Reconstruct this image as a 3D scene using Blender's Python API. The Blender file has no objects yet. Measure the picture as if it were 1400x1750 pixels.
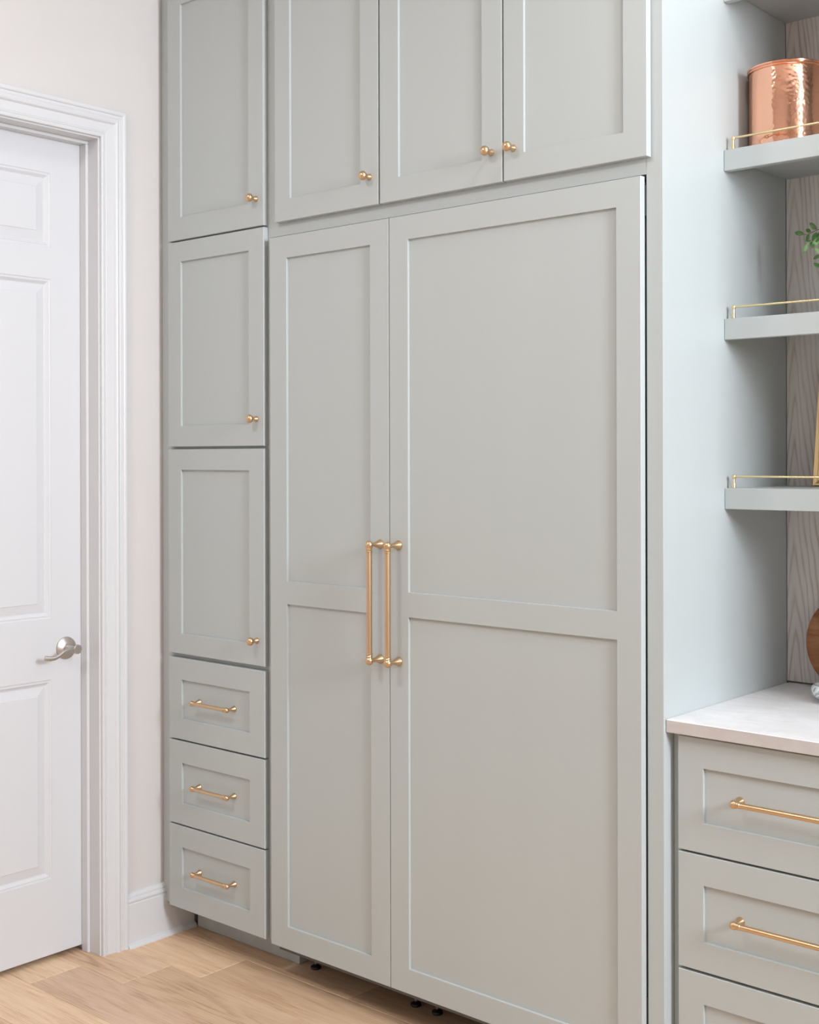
import bpy, bmesh, math, random
from mathutils import Vector, Matrix
D = bpy.data
COL = bpy.context.scene.collection
SC = bpy.context.scene
PI = math.pi

# ------------------------------------------------------------------ camera
cam_d = D.cameras.new('camera'); cam = D.objects.new('camera', cam_d); COL.objects.link(cam)
YAW, PITCH, ROLL = math.radians(41.3539), math.radians(-.0398), math.radians(-.1387)
fw = Vector((-math.sin(YAW)*math.cos(PITCH), math.cos(YAW)*math.cos(PITCH), math.sin(PITCH)))
rt = Vector((math.cos(YAW), math.sin(YAW), 0)); up = rt.cross(fw)
rt, up = rt*math.cos(ROLL)+up*math.sin(ROLL), -rt*math.sin(ROLL)+up*math.cos(ROLL)
M = Matrix((rt, up, -fw)).transposed().to_4x4(); M.translation = (3.216, -2.4917, 1.501)
cam.matrix_world = M
cam_d.sensor_fit = 'HORIZONTAL'; cam_d.sensor_width = 36; cam_d.lens = 2186.22*36/1400
cam_d.shift_y = -92.82/1400; cam_d.clip_start = .05
SC.camera = cam

# ------------------------------------------------------------------ world, lights, exposure
w = D.worlds.new('world'); SC.world = w; w.use_nodes = True
w.node_tree.nodes['Background'].inputs[0].default_value = (.80, .88, 1.0, 1)
w.node_tree.nodes['Background'].inputs[1].default_value = .03
def area(name, loc, to, sx, sy, power, col):
    l = D.lights.new(name, 'AREA'); l.shape = 'RECTANGLE'; l.size = sx; l.size_y = sy
    l.energy = power; l.color = col
    o = D.objects.new(name, l); COL.objects.link(o); o.location = loc
    o.rotation_euler = (Vector(to)-Vector(loc)).to_track_quat('-Z', 'Y').to_euler()
    return o
area('daylight_right_window', (5.28, -.80, 2.50), (0, -.80, 2.50), .66, 1.15, 164, (.835, .905, 1.0))
area('rear_fill_light', (4.3, -4.95, 1.30), (1.5, 0, 1.2), 1.3, .9, 9, (.93, .965, 1.0))  # fill light added behind the view to lift the cabinet fronts
FILLS = [(2.3, -.42, 7.0, .17), (.95, -2.1, 25, .5)]  # overhead fill added without fittings, to lift worktop, floor and cabinet fronts
for x, y, p, r_ in FILLS:
    l = D.lights.new('overhead_fill', 'AREA'); l.shape = 'DISK'; l.size = r_; l.energy = p; l.color = (1, .985, .97)
    o = D.objects.new('overhead_fill', l); COL.objects.link(o); o.location = (x, y, 3.285)
SC.view_settings.view_transform = 'Standard'; SC.view_settings.look = 'None'
SC.view_settings.gamma = 1; SC.view_settings.use_curve_mapping = False
SC.view_settings.exposure = 0.03

# ------------------------------------------------------------------ materials
def nt(name):
    m = D.materials.new(name); m.use_nodes = True
    return m, m.node_tree, m.node_tree.nodes['Principled BSDF']
def node(t, kind, **kw):
    n = t.nodes.new(kind)
    for k, v in kw.items():
        if k in n.inputs.keys() if isinstance(k, str) else False: n.inputs[k].default_value = v
        else: setattr(n, k, v)
    return n
def math_n(t, op, a, b=None):
    n = t.nodes.new('ShaderNodeMath'); n.operation = op
    for i, v in enumerate((a, b)):
        if v is None: continue
        if isinstance(v, (int, float)): n.inputs[i].default_value = v
        else: t.links.new(v, n.inputs[i])
    return n.outputs[0]
def noise(t, vec, scale, detail=2, rough=.5, dist=0):
    n = t.nodes.new('ShaderNodeTexNoise'); n.inputs['Scale'].default_value = scale
    n.inputs['Detail'].default_value = detail; n.inputs['Roughness'].default_value = rough
    n.inputs['Distortion'].default_value = dist
    t.links.new(vec, n.inputs['Vector']); return n.outputs['Fac']
def mapping(t, vec, scale=(1, 1, 1), loc=(0, 0, 0)):
    n = t.nodes.new('ShaderNodeMapping'); n.inputs['Scale'].default_value = scale
    n.inputs['Location'].default_value = loc; t.links.new(vec, n.inputs[0]); return n.outputs[0]
def ramp(t, fac, stops):
    n = t.nodes.new('ShaderNodeValToRGB'); t.links.new(fac, n.inputs[0])
    e = n.color_ramp.elements
    while len(e) < len(stops): e.new(.5)
    for i, (p, c) in enumerate(stops):
        e[i].position = p; e[i].color = (*c, 1)
    return n.outputs[0]
def bump(t, h, bs, strength, dist=.001):
    n = t.nodes.new('ShaderNodeBump'); n.inputs['Strength'].default_value = strength
    n.inputs['Distance'].default_value = dist; t.links.new(h, n.inputs['Height'])
    t.links.new(n.outputs[0], bs.inputs['Normal'])
def coords(t, kind='Object'):
    return t.nodes.new('ShaderNodeTexCoord').outputs[kind]
def geo_pos(t): return t.nodes.new('ShaderNodeNewGeometry').outputs['Position']
def painted(name, col, rough, var=.02, bscale=300, bstr=.04, gscale=(1, 1, 1), spec=.5):
    m, t, b = nt(name)
    p = mapping(t, geo_pos(t), gscale)
    f = noise(t, p, 9, 3)
    a = [c*(1-var) for c in col]; z = [min(1, c*(1+var)) for c in col]
    t.links.new(ramp(t, f, [(.3, a), (.7, z)]), b.inputs['Base Color'])
    b.inputs['Roughness'].default_value = rough
    b.inputs['Specular IOR Level'].default_value = spec
    bump(t, noise(t, p, bscale, 2), b, bstr, .0006)
    return m
def metal(name, col, rough, aniso=0):
    m, t, b = nt(name)
    b.inputs['Metallic'].default_value = 1
    p = mapping(t, coords(t), (1, 1, 1))
    f = noise(t, p, 60, 2)
    t.links.new(ramp(t, f, [(.3, [c*.98 for c in col]), (.7, col)]), b.inputs['Base Color'])
    b.inputs['Roughness'].default_value = rough
    b.inputs['Anisotropic'].default_value = aniso
    return m
SAGE = (.490, .520, .510)
M_sage = painted('sage_paint', SAGE, .42, .008, 240, .05, (1, 1, .12))
M_kick = painted('toe_kick_grey', (.50, .52, .51), .5, .10, 120, .1)
M_wall = painted('wall_paint', (.650, .612, .590), .75, .010, 160, .25)
M_trim = painted('white_trim_paint', (.672, .668, .674), .38, .006, 90, .05)
M_door = painted('white_door_paint', (.672, .672, .688), .36, .006, 90, .08, (1, 1, .15))
M_ceil = painted('ceiling_paint', (.84, .83, .81), .8, .01)
M_brass = metal('satin_brass', (.69, .48, .285), .29)
M_rail = metal('pale_brass', (.88, .70, .40), .25)
M_nick = metal('satin_nickel', (.56, .52, .48), .38)
M_frame = metal('gold_leaf', (.84, .62, .33), .35)
M_black = painted('black_plastic', (.004, .004, .004), .5)
M_fridge = painted('dark_fridge_side', (.11, .112, .12), .4)
M_steel = metal('zinc_steel', (.45, .44, .42), .35)
M_dark = painted('dark_gap', (.03, .025, .022), .8)
M_glasspane = None

def copper_mat():
    m, t, b = nt('hammered_copper'); b.inputs['Metallic'].default_value = 1
    b.inputs['Base Color'].default_value = (.93, .50, .34, 1); b.inputs['Roughness'].default_value = .13
    p = mapping(t, coords(t), (1, 1, 1))
    v = t.nodes.new('ShaderNodeTexVoronoi'); v.inputs['Scale'].default_value = 120; v.feature = 'SMOOTH_F1'
    t.links.new(p, v.inputs['Vector'])
    bump(t, v.outputs['Distance'], b, .34, .0016)
    return m
M_copper = copper_mat()
M_copper_s = metal('smooth_copper', (.93, .50, .34), .15)

def floor_mat():
    m, t, b = nt('oak_plank')
    oi = t.nodes.new('ShaderNodeObjectInfo')
    off = t.nodes.new('ShaderNodeCombineXYZ')
    t.links.new(math_n(t, 'MULTIPLY', oi.outputs['Random'], 37.), off.inputs[0])
    t.links.new(math_n(t, 'MULTIPLY', oi.outputs['Random'], 11.), off.inputs[1])
    va = t.nodes.new('ShaderNodeVectorMath'); va.operation = 'ADD'
    t.links.new(coords(t), va.inputs[0]); t.links.new(off.outputs[0], va.inputs[1])
    P = va.outputs[0]
    # broad cathedral figure: contours of a stretched noise field, plus fine fibres along x
    f1 = noise(t, mapping(t, P, (.8, 7, 1)), 1.5, 2, .5)
    rings = math_n(t, 'SINE', math_n(t, 'MULTIPLY', f1, 55.))
    f2 = noise(t, mapping(t, P, (3, 160, 1)), 2.2, 4, .6)
    f3 = noise(t, mapping(t, P, (9, 420, 1)), 1.5, 2, .6)
    f4 = noise(t, mapping(t, P, (1.1, 3, 1)), 2.0, 2)
    g = math_n(t, 'ADD', math_n(t, 'MULTIPLY', rings, .045), math_n(t, 'MULTIPLY', f2, .55))
    g = math_n(t, 'ADD', g, math_n(t, 'MULTIPLY', f3, .42))
    g = math_n(t, 'ADD', g, math_n(t, 'MULTIPLY', f4, .35))
    c = ramp(t, g, [(.45, (.44, .275, .165)), (.60, (.78, .52, .33)), (.80, (.88, .65, .44))])
    mx = t.nodes.new('ShaderNodeMix'); mx.data_type = 'RGBA'; mx.blend_type = 'MULTIPLY'
    mx.inputs[0].default_value = 1
    t.links.new(c, mx.inputs[6]); t.links.new(oi.outputs['Color'], mx.inputs[7])
    t.links.new(mx.outputs[2], b.inputs['Base Color'])
    b.inputs['Roughness'].default_value = .5
    bump(t, f2, b, .15, .0006)
    return m
M_oak = floor_mat()

def backsplash_mat():
    m, t, b = nt('limed_wood')
    P = coords(t)
    sx = t.nodes.new('ShaderNodeSeparateXYZ'); t.links.new(P, sx.inputs[0])
    wob = noise(t, mapping(t, P, (9, 1, 1.4)), 1.6, 2)
    dx = math_n(t, 'ADD', sx.outputs[0], math_n(t, 'MULTIPLY', math_n(t, 'SUBTRACT', wob, .5), .02))
    dx = math_n(t, 'SUBTRACT', dx, .022)
    # nested cathedral arches: z plus a parabola of the distance to the heart line
    f = math_n(t, 'ADD', math_n(t, 'MULTIPLY', sx.outputs[2], 20.),
               math_n(t, 'MULTIPLY', math_n(t, 'SQRT', math_n(t, 'ADD', math_n(t, 'MULTIPLY', dx, dx), .00003)), 190.))
    f = math_n(t, 'ADD', f, math_n(t, 'MULTIPLY', noise(t, mapping(t, P, (14, 1, 3)), 1.1, 2), 6.))
    s = math_n(t, 'POWER', math_n(t, 'ABSOLUTE', math_n(t, 'SINE', math_n(t, 'MULTIPLY', f, 1.25))), 5.)
    fib = noise(t, mapping(t, P, (260, 1, 5)), 2.0, 3, .6)
    big = noise(t, mapping(t, P, (12, 1, 2.2)), 1.3, 2)
    g = math_n(t, 'ADD', math_n(t, 'MULTIPLY', fib, .45), math_n(t, 'MULTIPLY', big, .5))
    g = math_n(t, 'SUBTRACT', g, math_n(t, 'MULTIPLY', s, .22))
    c = ramp(t, g, [(.12, (.46, .35, .30)), (.34, (.71, .64, .595)), (.60, (.82, .785, .755))])
    t.links.new(c, b.inputs['Base Color']); b.inputs['Roughness'].default_value = .6
    bump(t, g, b, .25, .001)
    return m
M_lime = backsplash_mat()

def stone_mat(name, k):
    m, t, b = nt(name)
    P = geo_pos(t)
    v = noise(t, mapping(t, P, (1, 1.7, 2.5)), 9, 6, .62, 1.6)
    s = noise(t, P, 260, 3, .7)
    g = math_n(t, 'ADD', math_n(t, 'MULTIPLY', v, .85), math_n(t, 'MULTIPLY', s, .22))
    c = ramp(t, g, [(p, [a*q for a, q in zip(cc, k)]) for p, cc in ((.30, (.60, .565, .55)), (.42, (.77, .745, .735)), (.62, (.83, .815, .81)))])
    t.links.new(c, b.inputs['Base Color']); b.inputs['Roughness'].default_value = .5
    bump(t, g, b, .3, .0008)
    return m
M_stone = stone_mat('white_stone', (1, 1, 1))
M_stone_e = stone_mat('shaded_stone_edge', (.72, .68, .66))  # pinkish edge stone, darkened further to paint in the shade on the front

def board_mat():
    m, t, b = nt('acacia_wood')
    P = coords(t)
    r = noise(t, mapping(t, P, (3, 1, 22)), 2.2, 4, .6, .6)
    k = noise(t, P, 26, 3)
    g = math_n(t, 'ADD', math_n(t, 'MULTIPLY', r, .7), math_n(t, 'MULTIPLY', k, .3))
    c = ramp(t, g, [(.32, (.19, .065, .022)), (.5, (.33, .125, .048)), (.68, (.47, .22, .10))])
    t.links.new(c, b.inputs['Base Color']); b.inputs['Roughness'].default_value = .45
    return m
M_board = board_mat()
M_board_e = painted('dark_board_edge', (.09, .035, .015), .5, .1)

def leaf_mat(name, a, z):
    m, t, b = nt(name)
    t.links.new(ramp(t, noise(t, geo_pos(t), 130, 2), [(.3, a), (.7, z)]), b.inputs['Base Color'])
    b.inputs['Roughness'].default_value = .4
    return m
M_leaf = leaf_mat('leaf_green', (.020, .075, .007), (.048, .150, .017))
M_leaf2 = leaf_mat('leaf_light', (.10, .25, .06), (.26, .43, .19))
M_stem = painted('stem_brown', (.10, .055, .045), .6)
M_pot = painted('white_pot', (.75, .73, .70), .4)
M_soil = painted('soil', (.05, .035, .025), .9, .3)
M_mat = painted('picture_mat', (.80, .78, .74), .8)

def pressed_glass():
    m, t, b = nt('silvered_pressed_glass')
    P = coords(t)
    wv = t.nodes.new('ShaderNodeTexWave'); wv.wave_type = 'RINGS'; wv.rings_direction = 'SPHERICAL'
    wv.inputs['Scale'].default_value = 34; wv.inputs['Distortion'].default_value = 9
    wv.inputs['Detail'].default_value = 2
    t.links.new(P, wv.inputs['Vector'])
    t.links.new(ramp(t, wv.outputs['Fac'], [(.2, (.50, .51, .52)), (.6, (.88, .89, .90))]), b.inputs['Base Color'])
    b.inputs['Roughness'].default_value = .15; b.inputs['Metallic'].default_value = .35
    bump(t, wv.outputs['Fac'], b, .5, .002)
    return m
M_pglass = pressed_glass()

def pane_mat():
    m, t, b = nt('window_glass')
    b.inputs['Transmission Weight'].default_value = 1; b.inputs['Roughness'].default_value = 0
    b.inputs['IOR'].default_value = 1.01; b.inputs['Base Color'].default_value = (1, 1, 1, 1)
    return m

# ------------------------------------------------------------------ helpers
def link(name, me, parent=None, smooth=False):
    o = D.objects.new(name, me); COL.objects.link(o)
    if parent is not None: o.parent = parent
    return o
def mesh(name, verts, faces, mat, parent=None, smooth=False, fix=True):
    me = D.meshes.new(name); me.from_pydata([tuple(v) for v in verts], [], faces)
    if fix:
        bm = bmesh.new(); bm.from_mesh(me); bmesh.ops.recalc_face_normals(bm, faces=bm.faces)
        bm.to_mesh(me); bm.free()
    me.materials.append(mat)
    if smooth:
        for p in me.polygons: p.use_smooth = True
        me.set_sharp_from_angle(angle=math.radians(38))
    me.update()
    return link(name, me, parent)
def tag(o, label=None, cat=None, group=None, kind=None):
    for k, v in (('label', label), ('category', cat), ('group', group), ('kind', kind)):
        if v: o[k] = v
    return o
def empty(name, loc, label, cat, group=None):
    o = D.objects.new(name, None); COL.objects.link(o); o.location = loc; o.empty_display_size = .05
    return tag(o, label, cat, group)
class MB:
    def __init__(s): s.v = []; s.f = []
    def add(s, vs, fs):
        n = len(s.v); s.v += [tuple(v) for v in vs]; s.f += [tuple(i+n for i in f) for f in fs]; return s
    def box(s, x0, x1, y0, y1, z0, z1, c=0.):
        """box with chamfered edges"""
        if c <= 0:
            v = [(x, y, z) for x in (x0, x1) for y in (y0, y1) for z in (z0, z1)]
            return s.add(v, [(0, 1, 3, 2), (4, 6, 7, 5), (0, 4, 5, 1), (2, 3, 7, 6), (0, 2, 6, 4), (1, 5, 7, 3)])
        bm = bmesh.new()
        for x, ox in ((x0, c), (x1, -c)):
            for y, oy in ((y0, c), (y1, -c)):
                for z, oz in ((z0, c), (z1, -c)):
                    bm.verts.new((x, y+oy, z+oz)); bm.verts.new((x+ox, y, z+oz)); bm.verts.new((x+ox, y+oy, z))
        bmesh.ops.convex_hull(bm, input=bm.verts)
        bm.verts.index_update()
        s.add([v.co[:] for v in bm.verts], [[v.index for v in f.verts] for f in bm.faces]); bm.free()
        return s
    def lathe(s, prof, origin, axis, n=28, caps=True):
        """prof: (distance along axis, radius)"""
        a = Vector(axis).normalized(); t = Vector((0, 0, 1)) if abs(a.z) < .9 else Vector((1, 0, 0))
        u = a.cross(t).normalized(); w_ = a.cross(u); O = Vector(origin); vs = []; fs = []
        for d, r in prof:
            for k in range(n):
                an = 2*PI*k/n; vs.append(O+a*d+(u*math.cos(an)+w_*math.sin(an))*r)
        for i in range(len(prof)-1):
            for k in range(n):
                k2 = (k+1) % n; fs.append((i*n+k, i*n+k2, (i+1)*n+k2, (i+1)*n+k))
        if caps:
            fs.append(tuple(range(n))); fs.append(tuple(range((len(prof)-1)*n, len(prof)*n)))
        return s.add(vs, fs)
    def sweep(s, pts, ra, rb, n=12, upv=(0, 0, 1)):
        pts = [Vector(p) for p in pts]; N = len(pts); vs = []; fs = []
        ra = ra if isinstance(ra, list) else [ra]*N; rb = rb if isinstance(rb, list) else [rb]*N
        for i, p in enumerate(pts):
            d = (pts[min(i+1, N-1)]-pts[max(i-1, 0)]).normalized()
            side = d.cross(Vector(upv)).normalized(); u = side.cross(d)
            for k in range(n):
                an = 2*PI*k/n; vs.append(p+side*math.cos(an)*ra[i]+u*math.sin(an)*rb[i])
        for i in range(N-1):
            for k in range(n):
                k2 = (k+1) % n; fs.append((i*n+k, i*n+k2, (i+1)*n+k2, (i+1)*n+k))
        fs += [tuple(range(n)), tuple(range((N-1)*n, N*n))]
        return s.add(vs, fs)
    def extr(s, prof, path):
        """closed 2D profile placed at each frame of path: path = list of functions (u,h)->point"""
        n = len(prof); vs = [fn(u, h) for fn in path for u, h in prof]; fs = []
        for i in range(len(path)-1):
            for k in range(n):
                k2 = (k+1) % n; fs.append((i*n+k, i*n+k2, (i+1)*n+k2, (i+1)*n+k))
        fs += [tuple(range(n)), tuple(range((len(path)-1)*n, len(path)*n))]
        return s.add(vs, fs)
    def out(s, name, mat, parent=None, smooth=False): return mesh(name, s.v, s.f, mat, parent, smooth)
def boxo(name, b, mat, parent=None, c=.0008): return MB().box(*b, c=c).out(name, mat, parent)

def frame_mesh(xs, zs, holes, T, c=.0012, ci=.0006):
    """panelled frame facing -Y, front at y=0: cell (i,j) of the grid is open when in holes"""
    m = MB(); nx, nz = len(xs)-1, len(zs)-1
    def px(i): return xs[i]+(c if i == 0 else -c if i == nx else 0)
    def pz(j): return zs[j]+(c if j == 0 else -c if j == nz else 0)
    for i in range(nx):
        for j in range(nz):
            if (i, j) in holes:
                a0, a1, b0, b1 = xs[i], xs[i+1], zs[j], zs[j+1]
                # small chamfer then the reveal going back
                rings = [(-ci*0, 0), (ci, ci), (ci, T)]
                R = [[(a0+k, y, b0+k), (a1-k, y, b0+k), (a1-k, y, b1-k), (a0+k, y, b1-k)] for k, y in rings]
                for q in range(2):
                    m.add(R[q]+R[q+1], [(e, (e+1) % 4, 4+(e+1) % 4, 4+e) for e in range(4)])
            else:
                m.add([(px(i), 0, pz(j)), (px(i+1), 0, pz(j)), (px(i+1), 0, pz(j+1)), (px(i), 0, pz(j+1))], [(0, 1, 2, 3)])
                m.add([(xs[i], T, zs[j]), (xs[i+1], T, zs[j]), (xs[i+1], T, zs[j+1]), (xs[i], T, zs[j+1])], [(3, 2, 1, 0)])
    X0, X1, Z0, Z1 = xs[0], xs[-1], zs[0], zs[-1]
    R = [[(X0+k, y, Z0+k), (X1-k, y, Z0+k), (X1-k, y, Z1-k), (X0+k, y, Z1-k)] for k, y in ((c, 0), (0, c), (0, T))]
    for q in range(2): m.add(R[q]+R[q+1], [(e, (e+1) % 4, 4+(e+1) % 4, 4+e) for e in range(4)])
    return m
REC = .0072
def mesh_open(name, m, mat, parent):
    """frame grid meshes: weld, then orient"""
    me = D.meshes.new(name); me.from_pydata(m.v, [], m.f)
    bm = bmesh.new(); bm.from_mesh(me); bmesh.ops.remove_doubles(bm, verts=bm.verts, dist=1e-5)
    bmesh.ops.recalc_face_normals(bm, faces=bm.faces); bm.to_mesh(me); bm.free()
    me.materials.append(mat); return link(name, me, parent)

# hardware: axis -Y away from a face at (x, yf, z)
def knob(x, yf, z, parent):
    m = MB()
    R = .0122
    prof = [(0, .0086), (.001, .0089), (.0025, .0086), (.007, .0070), (.011, .0054), (.0145, .0043), (.0165, .0046)]
    cy = .0272
    for k in range(3, 17):
        a = PI*(1-k/16.)
        prof.append((cy+R*.92*math.cos(a), max(R*math.sin(a), .0002)))
    m.lathe(prof, (x, yf, z), (0, -1, 0), 24)
    return m.out('knob', M_brass, parent, True)
def pull(p0, p1, yf, stand, rb, parent, mat=None):
    """bar pull between feet p0, p1 (x,z); round ball ends, ringed collars, flared feet"""
    m = MB()
    a = Vector((p0[0], yf-stand, p0[1])); b = Vector((p1[0], yf-stand, p1[1])); d = (b-a).normalized(); L = (b-a).length
    R = rb*1.46
    for p in (a, b):
        foot = Vector((p.x, yf, p.z))
        m.lathe([(0, rb*1.62), (stand*.04, rb*1.68), (stand*.09, rb*1.58), (stand*.22, rb*1.28), (stand*.38, rb*.95),
                 (stand*.55, rb*.72), (stand*.78, rb*.64), (stand*.92, rb*.6)], foot, (0, -1, 0), 20)
    ball = []
    for k in range(0, 10):
        an = PI*k/12.; ball.append((-R*math.cos(an), max(R*math.sin(an), .0002)))
    q = R*.75
    prof = ball+[(q+.1*rb, rb*1.02), (q+.35*rb, rb*1.20), (q+.6*rb, rb*1.02), (q+.8*rb, rb*.98), (q+1.0*rb, rb*1.15), (q+1.3*rb, rb*1.15),
                 (q+1.45*rb, rb), (L*.5, rb)]
    prof2 = prof+[(L-x, r) for x, r in reversed(prof[:-1])]
    m.lathe(prof2, a, d, 20)
    return m.out('pull', mat or M_brass, parent, True)

def shaker(name, parent, x0, x1, z0, z1, px0, px1, pzs, y=0., T=.0175):
    """shaker door or drawer front (frame mesh + recessed panels); pzs = list of (z0,z1)"""
    zs = [z0]; holes = set()
    for k, (a, b) in enumerate(pzs): zs += [a, b]; holes.add((1, 1+2*k))
    zs.append(z1)
    m = frame_mesh([0, px0-x0, px1-x0, x1-x0], [q-z0 for q in zs], holes, T)
    d = mesh_open(name, m, M_sage, parent); d.location = Vector((x0, y, z0))-parent.location
    for a, b in pzs:
        boxo('panel', (px0-x0-.004, px1-x0+.004, REC, T-.003, a-z0-.004, b-z0+.004), M_sage, d, 0)
    return d

# ------------------------------------------------------------------ room shell
XW = -.031; CEIL = 3.3; XR = 5.3; YF = -5.0; YB = .665
def struct(o): return tag(o, kind='structure')
# floor: sub floor slab with individually laid oak planks
fl = struct(boxo('floor', (XW-.25, XR, YF, YB, -.06, -.012), M_dark, None, 0))
random.seed(4)
PW = .1737; base_y = -.4705
ends = {-1: -.012, 0: .187, 1: .322, -2: .55, 2: .75}   # row index -> x of a known butt joint
tone = {}
pm = {}
def plank(x0, x1, y0, y1, col):
    L = round(x1-x0, 3)
    key = L
    if key not in pm:
        g = .0006
        m = MB().box(-L/2+g, L/2-g, -PW/2+g, PW/2-g, -.012, 0, .0013)
        me = D.meshes.new('plank'); me.from_pydata(m.v, [], m.f); me.materials.append(M_oak); pm[key] = me
    o = link('plank', pm[key], fl); o.location = ((x0+x1)/2, (y0+y1)/2, 0)
    if abs((y1-y0)-PW) > 1e-4: o.scale = (1, (y1-y0)/PW, 1)
    o.color = (*col, 1)
known = {(-1, 0): (.98, .99, 1.0), (-1, 1): (.81, .79, .83), (0, 0): (.89, .88, .89), (0, 1): (.80, .79, .78),
         (1, 0): (1.0, .99, .97), (1, 1): (.78, .75, .72), (-2, 0): (.97, .97, .97), (2, 1): (.82, .80, .78)}
r = -27
while True:
    y0 = base_y+(r+1)*PW; y1 = y0+PW
    if y0 >= YB: break
    if y1 > YF:
        y0c = max(y0, YF); y1c = min(y1, YB)
        e = ends.get(r, (r*.437) % 1.22)
        x = e-1.22
        while x > XW-.25: x -= 1.22
        while x < XR:
            a, b = max(x, XW-.25), min(x+1.22, XR)
            if b-a > .02:
                idx = 0 if abs(b-e) < .01 else 1 if abs(a-e) < .01 else 9
                v = random.uniform(.84, 1.0)
                plank(a, b, y0c, y1c, known.get((r, idx), (v, v*.99, v*.98)))
            x += 1.22
    r += 1

# left wall with doorway
JY = -.2195; DW = .816; YD0 = JY-DW; DH = 2.461
m = MB()
m.box(XW-.12, XW, JY+.008, YB, 0, CEIL); m.box(XW-.12, XW, YF, YD0-.008, 0, CEIL)
m.box(XW-.12, XW, YD0-.008, JY+.008, DH+.008, CEIL)
struct(m.out('wall_left', M_wall))
struct(MB().box(XW-.12, XR, YB, YB+.1, 0, CEIL).out('wall_back', M_wall))
struct(MB().box(XW-.25, XR+.1, YF-.1, YB+.1, CEIL, CEIL+.1).out('ceiling', M_ceil))
# right wall holds the key window; front wall's is added round the fill light
def wall_hole(name, axis, pos, th, a0, a1, h0, h1, A0, A1):
    m = MB()
    def bx(a, b, c, d):
        if axis == 'x': m.box(pos, pos+th, a, b, c, d)
        else: m.box(a, b, pos, pos+th, c, d)
    bx(A0, a0, 0, CEIL); bx(a1, A1, 0, CEIL); bx(a0, a1, 0, h0); bx(a0, a1, h1, CEIL)
    struct(m.out(name, M_wall))
wall_hole('wall_right', 'x', XR+.0, .12, -1.18, -.42, 1.85, 3.15, YF, YB)
def window(name, axis, pos, a0, a1, h0, h1):
    m = MB(); t = .05
    def bx(a, b, c, d, k=0.):
        if axis == 'x': m.box(pos+.02, pos+.08, a, b, c, d, .003)
        else: m.box(a, b, pos+.02, pos+.08, c, d, .003)
    bx(a0, a0+t, h0, h1); bx(a1-t, a1, h0, h1); bx(a0+t, a1-t, h0, h0+t); bx(a0+t, a1-t, h1-t, h1)
    bx((a0+a1)/2-.02, (a0+a1)/2+.02, h0+t, h1-t)
    o = struct(m.out(name, M_trim)); o['label'] = 'white frame of an unseen window'
    return o
wall_hole('wall_front', 'y', YF-.12, .12, 3.6, 5.0, .8, 1.8, XW-.12, XR)
window('fill_window', 'y', YF-.12, 3.6, 5.0, .8, 1.8)  # opening and frame added round the rear fill light
window('window_1', 'x', XR, -1.18, -.42, 1.85, 3.15)

# casing round the doorway (mitred), jamb with stop, baseboard
prof = [(0, 0), (0, .009), (.0015, .0115), (.0055, .0125), (.0095, .0115), (.0115, .0095), (.0135, .0110), (.0165, .0095), (.0185, .0105),
        (.0430, .0125), (.0450, .0150), (.0480, .0180), (.0530, .0195), (.0580, .0180), (.0620, .0155), (.0645, .0165), (.0680, .0150),
        (.0720, .0150), (.0745, .0185), (.0780, .0200), (.0840, .0200), (.0865, .0185), (.0875, .0160), (.0875, 0)]
a, b, h = JY+.0045, YD0-.0045, DH+.0045
path = [lambda u, k: (XW+k, a+u, 0), lambda u, k: (XW+k, a+u, h+u), lambda u, k: (XW+k, b-u, h+u), lambda u, k: (XW+k, b-u, 0)]
o = struct(MB().extr(prof, path).out('trim_1', M_trim)); o['label'] = 'white moulded casing around the interior door'
m = MB(); J = .018
m.box(XW-.14, XW+.0005, JY, JY+J, 0, DH+J, .0008); m.box(XW-.14, XW+.0005, YD0-J, YD0, 0, DH+J, .0008)
m.box(XW-.14, XW+.0005, YD0, JY, DH, DH+J, .0008)
XS0, XS1, st = -.1105, -.0797, .0098
m.box(XS0, XS1, JY-st, JY, 0, DH-st, .0012); m.box(XS0, XS1, YD0, YD0+st, 0, DH-st, .0012); m.box(XS0, XS1, YD0, JY, DH-st, DH, .0012)
o = struct(m.out('trim_2', M_trim)); o['label'] = 'white door jamb with door stop inside the casing'
def baseboard(name, ya, yb, lab):
    pb = [(0, 0), (0, .012), (.018, .012), (.018, .016), (.128, .016)]
    pb = [(0, 0), (0, .0300), (.004, .0290), (.010, .0240), (.014, .0160), (.1300, .0160), (.1330, .0135), (.1345, .0150), (.1400, .0165),
          (.1460, .0150), (.1490, .0115), (.1510, .0120), (.1560, .0110), (.1620, .0060), (.1645, 0)]
    m = MB().extr(pb, [lambda u, k: (XW+k, ya, u), lambda u, k: (XW+k, yb, u)])
    o = struct(m.out(name, M_trim)); o['label'] = lab
baseboard('baseboard_left', -.131, .13, 'white moulded baseboard between door casing and grey cabinet')
baseboard('baseboard_left', YF, YD0-.093, 'white moulded baseboard beyond the interior door')

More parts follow.
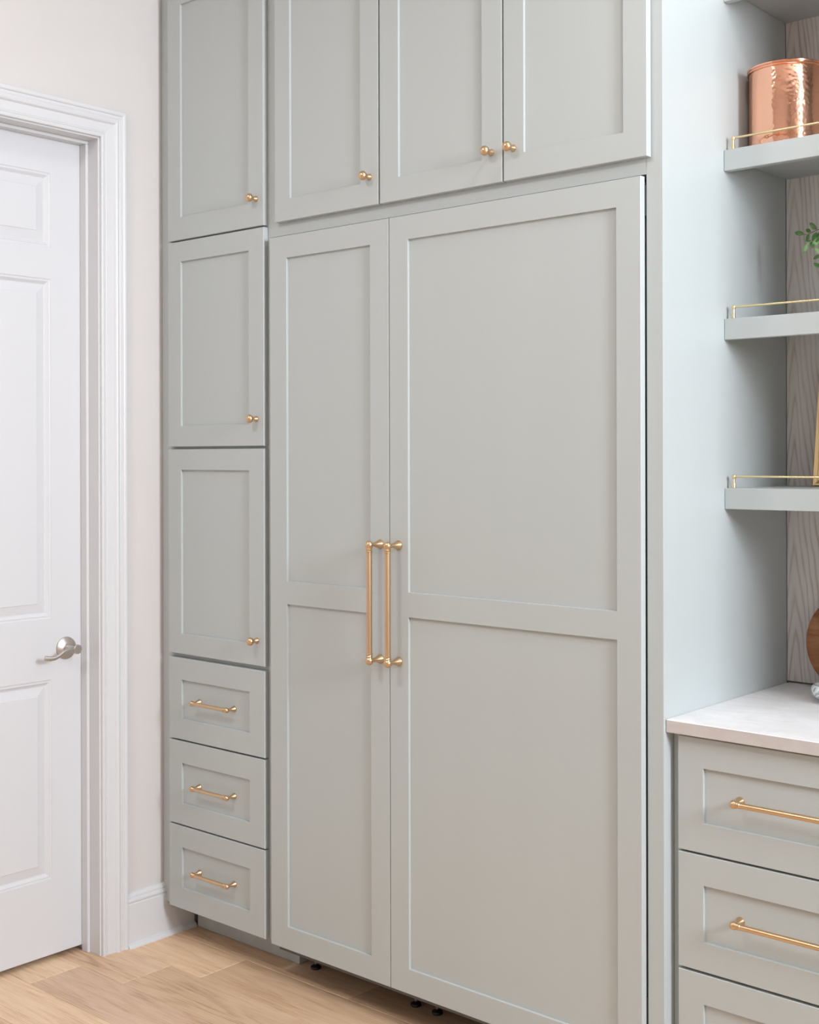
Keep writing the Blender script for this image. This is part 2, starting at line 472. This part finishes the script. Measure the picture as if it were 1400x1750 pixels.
# ------------------------------------------------------------------ interior door (six raised panels)
XD = -.1118; DT = .035; Z0 = .0165
y1 = JY-.003; y0 = YD0+.003; Wd = y1-y0
pr1 = -.332-y0; pr0 = pr1-.256; pl0 = Wd-pr1; pl1 = pl0+.256
pzs = [(.244, .839), (1.0215, 2.034), (2.1285, 2.3505)]
zs = [Z0]+[q for p in pzs for q in p]+[2.456]
zl = [q-Z0 for q in zs]
holes = {(i, j) for i in (1, 3) for j in (1, 3, 5)}
fm = frame_mesh([0, pl0, pl1, pr0, pr1, Wd], zl, holes, DT, .002, .0)
door = mesh_open('door_1', fm, M_door, None); struct(door); door['label'] = 'white six-panel interior door, closed'
door.location = (XD, y0, Z0); door.rotation_euler = (0, 0, PI/2)
for (a0, a1) in ((pl0, pl1), (pr0, pr1)):
    for (b0, b1) in pzs:
        b0 -= Z0; b1 -= Z0
        rings = [(-.001, 0.0001), (.0012, .0018), (.0055, .0026), (.0075, .0018), (.0105, .0040), (.0160, .0085), (.0190, .0090), (.0200, .0086), (.0450, .0030), (.0465, .0016)]
        m = MB(); R = [[(a0+k, y, b0+k), (a1-k, y, b0+k), (a1-k, y, b1-k), (a0+k, y, b1-k)] for k, y in rings]
        for q in range(len(R)-1): m.add(R[q]+R[q+1], [(e, (e+1) % 4, 4+(e+1) % 4, 4+e) for e in range(4)])
        m.add(R[-1], [(0, 1, 2, 3)])
        m.add([(a0-.001, .02, b0-.001), (a1+.001, .02, b0-.001), (a1+.001, .02, b1+.001), (a0-.001, .02, b1+.001)], [(3, 2, 1, 0)])
        mesh_open('panel', m, M_door, door)
# lever handle in local door axes: x = world y - y0, -y = world +x
hx = -.2825-y0; hz = .9275-Z0
m = MB().lathe([(0, .0335), (.002, .0340), (.004, .0335), (.0065, .0300), (.0095, .0215), (.0115, .0175), (.0120, .0150)], (hx, 0, hz), (0, -1, 0), 40)
hd = m.out('door_handle', M_nick, door, True); hd['label'] = 'satin nickel lever handle on a round rose'
m = MB().lathe([(0.010, .0125), (.012, .0140), (.020, .0135), (.024, .0105), (.046, .0100)], (hx, 0, hz), (0, -1, 0), 28)
m.lathe([(.0, .0130), (.0015, .0140), (.0095, .0140), (.0110, .0125)], (hx+.006, -.0455, hz), (0, -1, 0), 28)
lp = [(.006, -.0505, 0), (-.010, -.0515, .0015), (-.030, -.0530, .0005), (-.045, -.0540, -.0050), (-.058, -.0545, -.0125), (-.072, -.0545, -.0170),
      (-.086, -.0535, -.0175), (-.100, -.0520, -.0150), (-.105, -.0515, -.0135)]
m.sweep([(hx+x, y, hz+z) for x, y, z in lp], [.0045, .0042, .0040, .0038, .0036, .0036, .0036, .0034, .0030],
        [.0085, .0075, .0062, .0058, .0060, .0066, .0072, .0074, .0070], 16)
m.out('lever', M_nick, hd, True)

# ------------------------------------------------------------------ pantry cabinet (left column)
XP = 1.7579; TOP = 3.0
pc = empty('pantry_cabinet', (.2195, .13, 0), 'tall narrow sage-grey pantry cabinet with doors over drawers, beside the white door', 'cabinet')
def rel(o, p): o.location = -p.location; return o
def part_box(name, p, b, mat, c=.0008): return rel(boxo(name, b, mat, p, c), p)
part_box('carcass', pc, (XW+.001, .4690, .038, .64, .108, TOP), M_sage)
m = MB(); m.box(XW+.001, .045, .019, .038, .108, TOP, .0006); m.box(.430, .4695, .019, .038, .108, TOP, .0006)
for za, zb in ((.108, .14), (.345, .39), (.605, .655), (.865, .915), (1.51, 1.55), (2.145, 2.19), (2.93, TOP)):
    m.box(.045, .430, .019, .038, za, zb)
rel(m.out('face_frame', M_sage, pc), pc)
k = part_box('toe_kick', pc, (.001, .4701, .1304, .1480, .001, .108), M_kick)
part_box('end_cheek', pc, (.4521, .4701, .1480, .62, .001, .108), M_kick)
cx0, cx1, cp0, cp1 = .0229, .4632, .0848, .3990
for nm, z0, z1, pz0, pz1, kn in (('door', 2.1706, 2.958, 2.2402, 2.896, 2.2497), ('door', 1.5338, 2.1653, 1.5963, 2.1041, 1.6118), ('door', .8960, 1.5258, .9580, 1.4629, .9695)):
    d = shaker(nm, pc, cx0, cx1, z0, z1, cp0, cp1, [(pz0, pz1)])
    knob(.4325-cx0, 0, kn-z0, d)
for z0, z1, pz0, pz1, pz in ((.6321, .8826, .6951, .8166, .7560), (.3703, .6268, .4348, .5598, .4975), (.1099, .3654, .1750, .3003, .2370)):
    d = shaker('drawer', pc, cx0, cx1, z0, z1, cp0, cp1, [(pz0, pz1)])
    pull((.163-cx0, pz-z0), (.323-cx0, pz-z0), REC, .031, .0056, d)

# ------------------------------------------------------------------ cabinet over the refrigerator
uc = empty('wall_cabinet', (1.1, .03, 2.1347), 'wide three-door sage-grey cabinet above the panelled refrigerator', 'cabinet')
part_box('carcass', uc, (.4705, 1.7165, .038, .64, 2.1347, TOP), M_sage)
m = MB(); m.box(.4700, .5300, .019, .038, 2.1347, TOP); m.box(.53, 1.7170, .019, .038, 2.1347, 2.195); m.box(.53, 1.7170, .019, .038, 2.94, TOP)
m.box(.89, .94, .019, .038, 2.195, 2.94); m.box(1.30, 1.35, .019, .038, 2.195, 2.94)
rel(m.out('face_frame', M_sage, uc), uc)
for x0, x1, p0, p1, kx in ((.5116, .9144, .5731, .8493, .8835), (.9196, 1.3256, .9854, 1.2634, 1.2935), (1.3301, 1.7300, 1.3904, 1.6687, 1.3605)):
    d = shaker('door', uc, x0, x1, 2.1711, 2.958, p0, p1, [(2.2325, 2.896)])
    knob(kx-x0, 0, 2.2470-2.1711, d)

# ------------------------------------------------------------------ refrigerator
rf = empty('refrigerator', (1.1, .3, 0), 'built-in double-door refrigerator faced with sage-grey panels and long brass pulls', 'refrigerator')
part_box('body', rf, (.500, 1.7120, .0215, .62, .085, 2.118), M_fridge, .002)
FB, FT = .1043, 2.1293
for x0, x1, p0, p1, hx_ in ((.4890, .9507, .5584, .8839, .9195), (.9527, 1.7136, 1.0170, 1.6499, .9850)):
    d = shaker('door', rf, x0, x1, FB, FT, p0, p1, [(.1685, 1.0842), (1.1482, 2.0665)])
    pull((hx_-x0, .9660-FB), (hx_-x0, 1.2700-FB), 0, .044, .0077, d)
for z0_, z1_ in ((2.040, 2.112), (.125, .285)):
    h_ = rel(MB().box(1.7050, 1.7168, .0185, .060, z0_, z1_, .002).box(1.712, 1.7170, .024, .050, z0_+.010, z0_+.020).out('hinge', M_black, rf), rf)
for fx, fy in ((.5269, .142), (.9155, .1431), (.9927, .1421), (1.62, .142), (.60, .52), (1.62, .52)):
    ft = MB().lathe([(0, .0140), (.003, .0155), (.007, .0145), (.011, .0070), (.013, .0045)], (0, 0, .0005), (0, 0, 1), 20).out('foot', M_black, rf, True)
    ft.location = Vector((fx, fy, 0))-rf.location
    s_ = MB().lathe([(.012, .0040), (.0862, .0040)], (0, 0, 0), (0, 0, 1), 14).out('screw', M_steel, ft, True)

# tall end panel with its face stile
ep = empty('end_panel', (1.748, .33, 0), 'tall sage-grey end panel between the refrigerator and the open shelves', 'panel')
part_box('side_panel', ep, (1.7177, XP, .0383, .644, .001, TOP), M_sage, 0)
part_box('face_stile', ep, (1.7177, XP, .019, .0383, .001, TOP), M_sage, 0)

# ------------------------------------------------------------------ base cabinet with drawers, stone top
XE = 2.88
bc = empty('base_cabinet', (2.23, .1, 0), 'sage-grey drawer base cabinet under the white stone worktop', 'cabinet')
part_box('carcass', bc, (XP+.001, XE-.001, .083, .64, .10, .8845), M_sage)
m = MB(); m.box(XP+.001, XP+.045, .0635, .083, .10, .8845); m.box(XE-.045, XE-.001, .0635, .083, .10, .8845)
for za, zb in ((.10, .13), (.345, .375), (.605, .640), (.86, .8845)): m.box(XP+.045, XE-.045, .0635, .083, za, zb)
rel(m.out('face_frame', M_sage, bc), bc)
part_box('toe_kick', bc, (XP+.001, XE-.001, .135, .15, .001, .10), M_kick)
ex0, ex1, p0 = 1.7789, 2.8590, 1.8408
for z0, z1, a, b, pz in ((.6264, .8790, .6918, .8139, .7550), (.3663, .6214, .4301, .5563, .4955), (.1090, .3600, .1700, .2947, .2330)):
    d = shaker('drawer', bc, ex0, ex1, z0, z1, p0, ex1-.0619, [(a, b)], .045)
    pull((.1475, pz-z0), (ex1-ex0-.1475, pz-z0), REC, .0315, .0062, d)
ctm = MB().box(XP+.0008, XE-.0008, .0278, .656, .8852, .9140, .0015)
ct = tag(ctm.out('worktop', M_stone), 'white textured stone worktop on the drawer cabinet', 'worktop')
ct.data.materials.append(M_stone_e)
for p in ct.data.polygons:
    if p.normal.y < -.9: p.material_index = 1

# limed wood backsplash boards
bs = empty('wood_backsplash', (2.2, .655, .917), 'grey-washed oak boards lining the wall behind the open shelves', 'panelling')
x = XP+.0005; first = True
while x < XE-.01:
    w_ = min(.186, XE-x)
    L = TOP-.9185
    o = MB().box(0, w_-.0012, 0, .010, 0, L, .0008).out('plank', M_lime, bs)
    o.location = Vector((x, .6450, .9185))-bs.location
    x += w_

# floating shelves with deep fascia and brass gallery rail
labs = ['lowest open sage-grey shelf, holding the gold picture frame', 'middle open sage-grey shelf, holding the leafy green plant',
        'upper open sage-grey shelf, holding the copper canister', 'topmost open sage-grey shelf, cut by the top edge of the photo']
for i, zt in enumerate((1.4241, 1.8293, 2.2333, 2.6380)):
    s = empty('shelf', (2.23, .48, zt), labs[i], 'shelf', 'open shelves with brass gallery rails')
    part_box('shelf_board', s, (XP+.0008, XE-.0008, .3262, .6445, zt-.0167, zt), M_sage)
    part_box('fascia', s, (XP+.0008, XE-.0008, .3067, .3260, zt-.0500, zt), M_sage, .0008)
    g = rel(MB().lathe([(0, .0026), (XE-XP-.038, .0026)], (XP+.019, .3178, zt+.0280), (1, 0, 0), 12).out('gallery_rail', M_rail, s, True), s)
    g['label'] = 'slim brass gallery rail'
    for pxx in (XP+.0190, (XP+XE)/2, XE-.019):
        MB().lathe([(0, .0068), (.0012, .0072), (.0020, .0050), (.006, .0044), (.0175, .0031), (.0230, .0031), (.0236, .0046), (.0275, .0056), (.0310, .0048), (.0330, .0015)],
                   (pxx, .3178, zt), (0, 0, 1), 18).out('post', M_rail, g, True)

# matching tall end unit that closes the niche on the right
te = empty('tall_end_unit', (3.2, .33, 0), 'tall sage-grey end cabinet closing the shelf niche on the right', 'cabinet')
part_box('carcass', te, (XE, 3.40, .038, .644, .10, TOP), M_sage)
part_box('toe_kick', te, (XE+.002, 3.40, .13, .15, .001, .10), M_kick)
for z0, z1 in ((.11, 1.52), (1.525, 2.958)):
    d = shaker('door', te, XE+.03, 3.38, z0, z1, XE+.092, 3.318, [(z0+.062, z1-.062)], .0195)
    knob(.035, 0, (z1-z0-.09) if z0 < 1 else .09, d)

# unseen island added right of the view to shade the drawers
isl = empty('shade_island', (3.5, -1.3, 0), 'unseen sage-grey island with stone top, added to shade the drawer cabinet', 'island')
part_box('carcass', isl, (2.86, 4.16, -1.75, -.93, .10, .8845), M_sage)
part_box('toe_kick', isl, (2.92, 4.10, -1.69, -.99, .001, .10), M_kick)
part_box('stone_top', isl, (2.80, 4.22, -1.81, -.88, .8852, .9140), M_stone, .0015)

# ------------------------------------------------------------------ things on shelves and worktop
cc = empty('copper_canister', (1.8555, .441, 2.2336), 'hammered copper canister with a lid behind the rail on the upper shelf', 'canister')
R = .0885; H = .192
m = MB().lathe([(0, R-.004), (.0015, R-.001), (.005, R), (H, R)], (0, 0, 0), (0, 0, 1), 96)
m.out('body', M_copper, cc, True)
m = MB().lathe([(H-.001, R+.0005), (H, R+.0040), (H+.002, R+.0050), (H+.0040, R+.0040), (H+.0052, R+.0032), (H+.0065, R+.0048), (H+.0095, R+.0052),
                (H+.0115, R+.0030), (H+.0125, R-.002), (H+.0130, .030), (H+.0135, .012)], (0, 0, 0), (0, 0, 1), 96)
ld = m.out('lid', M_copper_s, cc, True)
MB().lathe([(H+.0130, .010), (H+.017, .0085), (H+.020, .013), (H+.027, .0145), (H+.031, .009), (H+.032, .002)], (0, 0, 0), (0, 0, 1), 28).out('lid_knob', M_copper_s, ld, True)

# round board leaning on the backsplash
rb_ = tag(MB().lathe([(0, .119), (.0015, .1235), (.004, .1250), (.012, .1250), (.0145, .1235), (.016, .119)], (0, 0, 0), (0, 1, 0), 72).out('round_board', M_board, None, True),
          'round dark wooden board leaning on the backsplash at the photo\'s right edge', 'cutting board')
rb_.location = (1.9545, .5990, 1.0405); rb_.rotation_euler = (math.radians(-9), 0, 0)

# picture frame on the lowest shelf
pf = empty('picture_frame', (1.975, .590, 1.4243), 'slim gold picture frame leaning at the back of the lowest shelf', 'picture frame')
pf.rotation_euler = (math.radians(-8), 0, 0)
W2, Hh, t_ = .118, .30, .016
m = MB()
fp = [(0, 0), (0, -.010), (.002, -.013), (.006, -.012), (.010, -.009), (.0130, -.0105), (.0160, -.0080), (.0160, 0)]
ring = [(-1, 0), (1, 0), (1, 1), (-1, 1)]
n = len(fp); vs = []; fs = []
for sx, sz in ring:
    for u, d_ in fp: vs.append((sx*(W2-u), d_, (u if sz == 0 else Hh-u)))
for i in range(4):
    for k_ in range(n):
        fs.append((i*n+k_, i*n+(k_+1) % n, ((i+1) % 4)*n+(k_+1) % n, ((i+1) % 4)*n+k_))
m.add(vs, fs); m.out('frame', M_frame, pf)
boxo('backing', (-W2+.002, W2-.002, .0005, .006, .002, Hh-.002), M_board_e, pf)
boxo('picture', (-W2+.015, W2-.015, -.004, -.001, .015, Hh-.015), M_mat, pf, 0)

# pressed-glass bowl on the worktop
gb = tag(MB().lathe([(0, .030), (.003, .034), (.008, .050), (.014, .062), (.022, .0685), (.030, .0695), (.037, .067), (.042, .062), (.0420, .058), (.034, .061), (.020, .056), (.010, .040), (.008, .004)],
         (0, 0, .0), (0, 0, 1), 64).out('glass_bowl', M_pglass, None, True), 'small pale patterned glass bowl on the worktop at the photo\'s right edge', 'bowl')
gb.location = (1.9790, .462, .9142)

# plant: sprigs reach out of a pot that stands further right on the middle shelf
pp = empty('potted_plant', (2.03, .478, 1.8295), 'green leafy plant at the right edge of the middle shelf', 'plant')
def relp(p): return Vector(p)-pp.location
MB().lathe([(0, .040), (.002, .043), (.075, .054), (.080, .055), (.080, .050), (.070, .048)], (0, 0, 0), (0, 0, 1), 40).out('pot', M_pot, pp, True)
MB().lathe([(.069, .0475), (.072, .03), (.0725, .002)], (0, 0, 0), (0, 0, 1), 24).out('soil', M_soil, pp, True)
def stem(pts, r0=.0013):
    pts = [relp(p) for p in pts]; N = len(pts)
    rr = [r0*(1-.5*i/(N-1)) for i in range(N)]
    return MB().sweep(pts, rr, rr, 6, (.3, 1, .2)).out('stem', M_stem, pp, True)
def leaf(a, b, wid, curl, nrm, mat):
    a, b = relp(a), relp(b); d = b-a; L = d.length; d.normalize()
    nn = Vector(nrm); side = d.cross(nn).normalized(); nn = side.cross(d).normalized()
    N = 6; top = []; vs = []; fs = []
    for i in range(N+1):
        t = i/N; wv = wid*1.12*math.sin(PI*min(1, t**.85))**.8*(1 if 0 < i < N else 0)+.00012
        c = a+d*(L*1.12*t)+nn*(curl*math.sin(PI*t)*L)
        for s_, dz in ((-1, .25), (0, 0), (1, .25)):
            vs.append(c+side*(s_*wv)+nn*(dz*wv))
    for i in range(N):
        for q in range(2):
            p_ = i*3+q; fs.append((p_, p_+1, p_+4, p_+3))
    nv = len(vs); vs += [v-nn*.0003 for v in vs]
    fs += [tuple(reversed([q+nv for q in f])) for f in fs]
    for i in range(N):
        fs.append((i*3, i*3+3, nv+i*3+3, nv+i*3)); fs.append((i*3+2, nv+i*3+2, nv+i*3+5, i*3+5))
    return mesh('leaf', vs, fs, mat, pp, True)
random.seed(11)
Y0 = .42
stem([(2.03, .478, 1.898), (2.02, .46, 1.97), (1.990, .44, 2.020), (1.9509, Y0, 2.0385), (1.9307, Y0, 2.0325), (1.9176, Y0, 2.0271), (1.9074, Y0, 2.029)])
stem([(1.9509, Y0, 2.0385), (1.942, Y0-.004, 2.022), (1.9278, Y0, 2.0093), (1.9263, Y0, 1.9928)], .0009)
stem([(2.03, .478, 1.898), (2.00, .455, 1.945), (1.965, .43, 1.970), (1.9492, Y0, 1.965), (1.945, Y0, 1.950)], .0011)
LV = [((1.9074, 2.0290), (1.8869, 2.0356), .0052, .05, 0, (0, -1, .2)), ((1.9398, 2.0365), (1.9229, 2.0538), .0050, .05, 0, (0, -1, 0)),
      ((1.9249, 2.0318), (1.9118, 2.0410), .0042, .05, 0, (0, -1, .3)), ((1.9200, 2.0290), (1.9150, 2.0130), .0036, .05, 0, (.3, -1, 0)),
      ((1.9290, 2.0120), (1.9059, 2.0194), .0040, -.22, 1, (.1, -.6, 1)), ((1.9215, 2.0080), (1.9073, 1.9865), .0040, .12, 1, (.5, -1, .3)),
      ((1.9402, 2.0307), (1.9310, 2.0120), .0046, .05, 0, (.2, -1, 0)), ((1.9460, 2.0180), (1.9300, 1.9960), .0056, .10, 1, (.6, -1, .2)),
      ((1.9342, 1.9940), (1.9500, 1.9790), .0038, -.1, 1, (-.2, -1, .5)), ((1.9490, 1.9750), (1.9310, 1.9690), .0046, .05, 0, (0, -1, .3)),
      ((1.9500, 1.9460), (1.9350, 1.9560), .0044, .05, 0, (0, -1, .3)), ((1.9451, 2.0283), (1.9400, 2.0080), .0058, .06, 0, (.2, -1, 0)),
      ((1.9240, 2.0090), (1.9340, 1.9960), .0040, .05, 0, (0, -1, .3)), ((1.9320, 2.0110), (1.9480, 2.0150), .0042, .05, 1, (0, -1, .3))]
for (ax, az), (bx_, bz), wd, cu, li, nr in LV:
    dy = random.uniform(-.006, .006)
    leaf((ax, Y0, az), (bx_, Y0+dy, bz), wd, cu, nr, M_leaf2 if li else M_leaf)
for k in range(5):
    an = k*1.35+.4
    tip = (2.05+.075*math.cos(an), .478+.07*math.sin(an), 1.99+.03*math.sin(3*k))
    mid = (2.04+.035*math.cos(an), .478+.03*math.sin(an), 1.96)
    stem([(2.03, .478, 1.898), mid, tip])
    for q in range(6):
        t = .35+.65*q/5
        p = [mid[i]*(1-t)+tip[i]*t for i in range(3)]
        ang = q*2.2+k
        e = (p[0]+.02*math.cos(ang), p[1]+.016*math.sin(ang), p[2]+random.uniform(-.012, .014))
        leaf(p, e, .005, .05, (0, -.4, 1), M_leaf if (q+k) % 3 else M_leaf2)
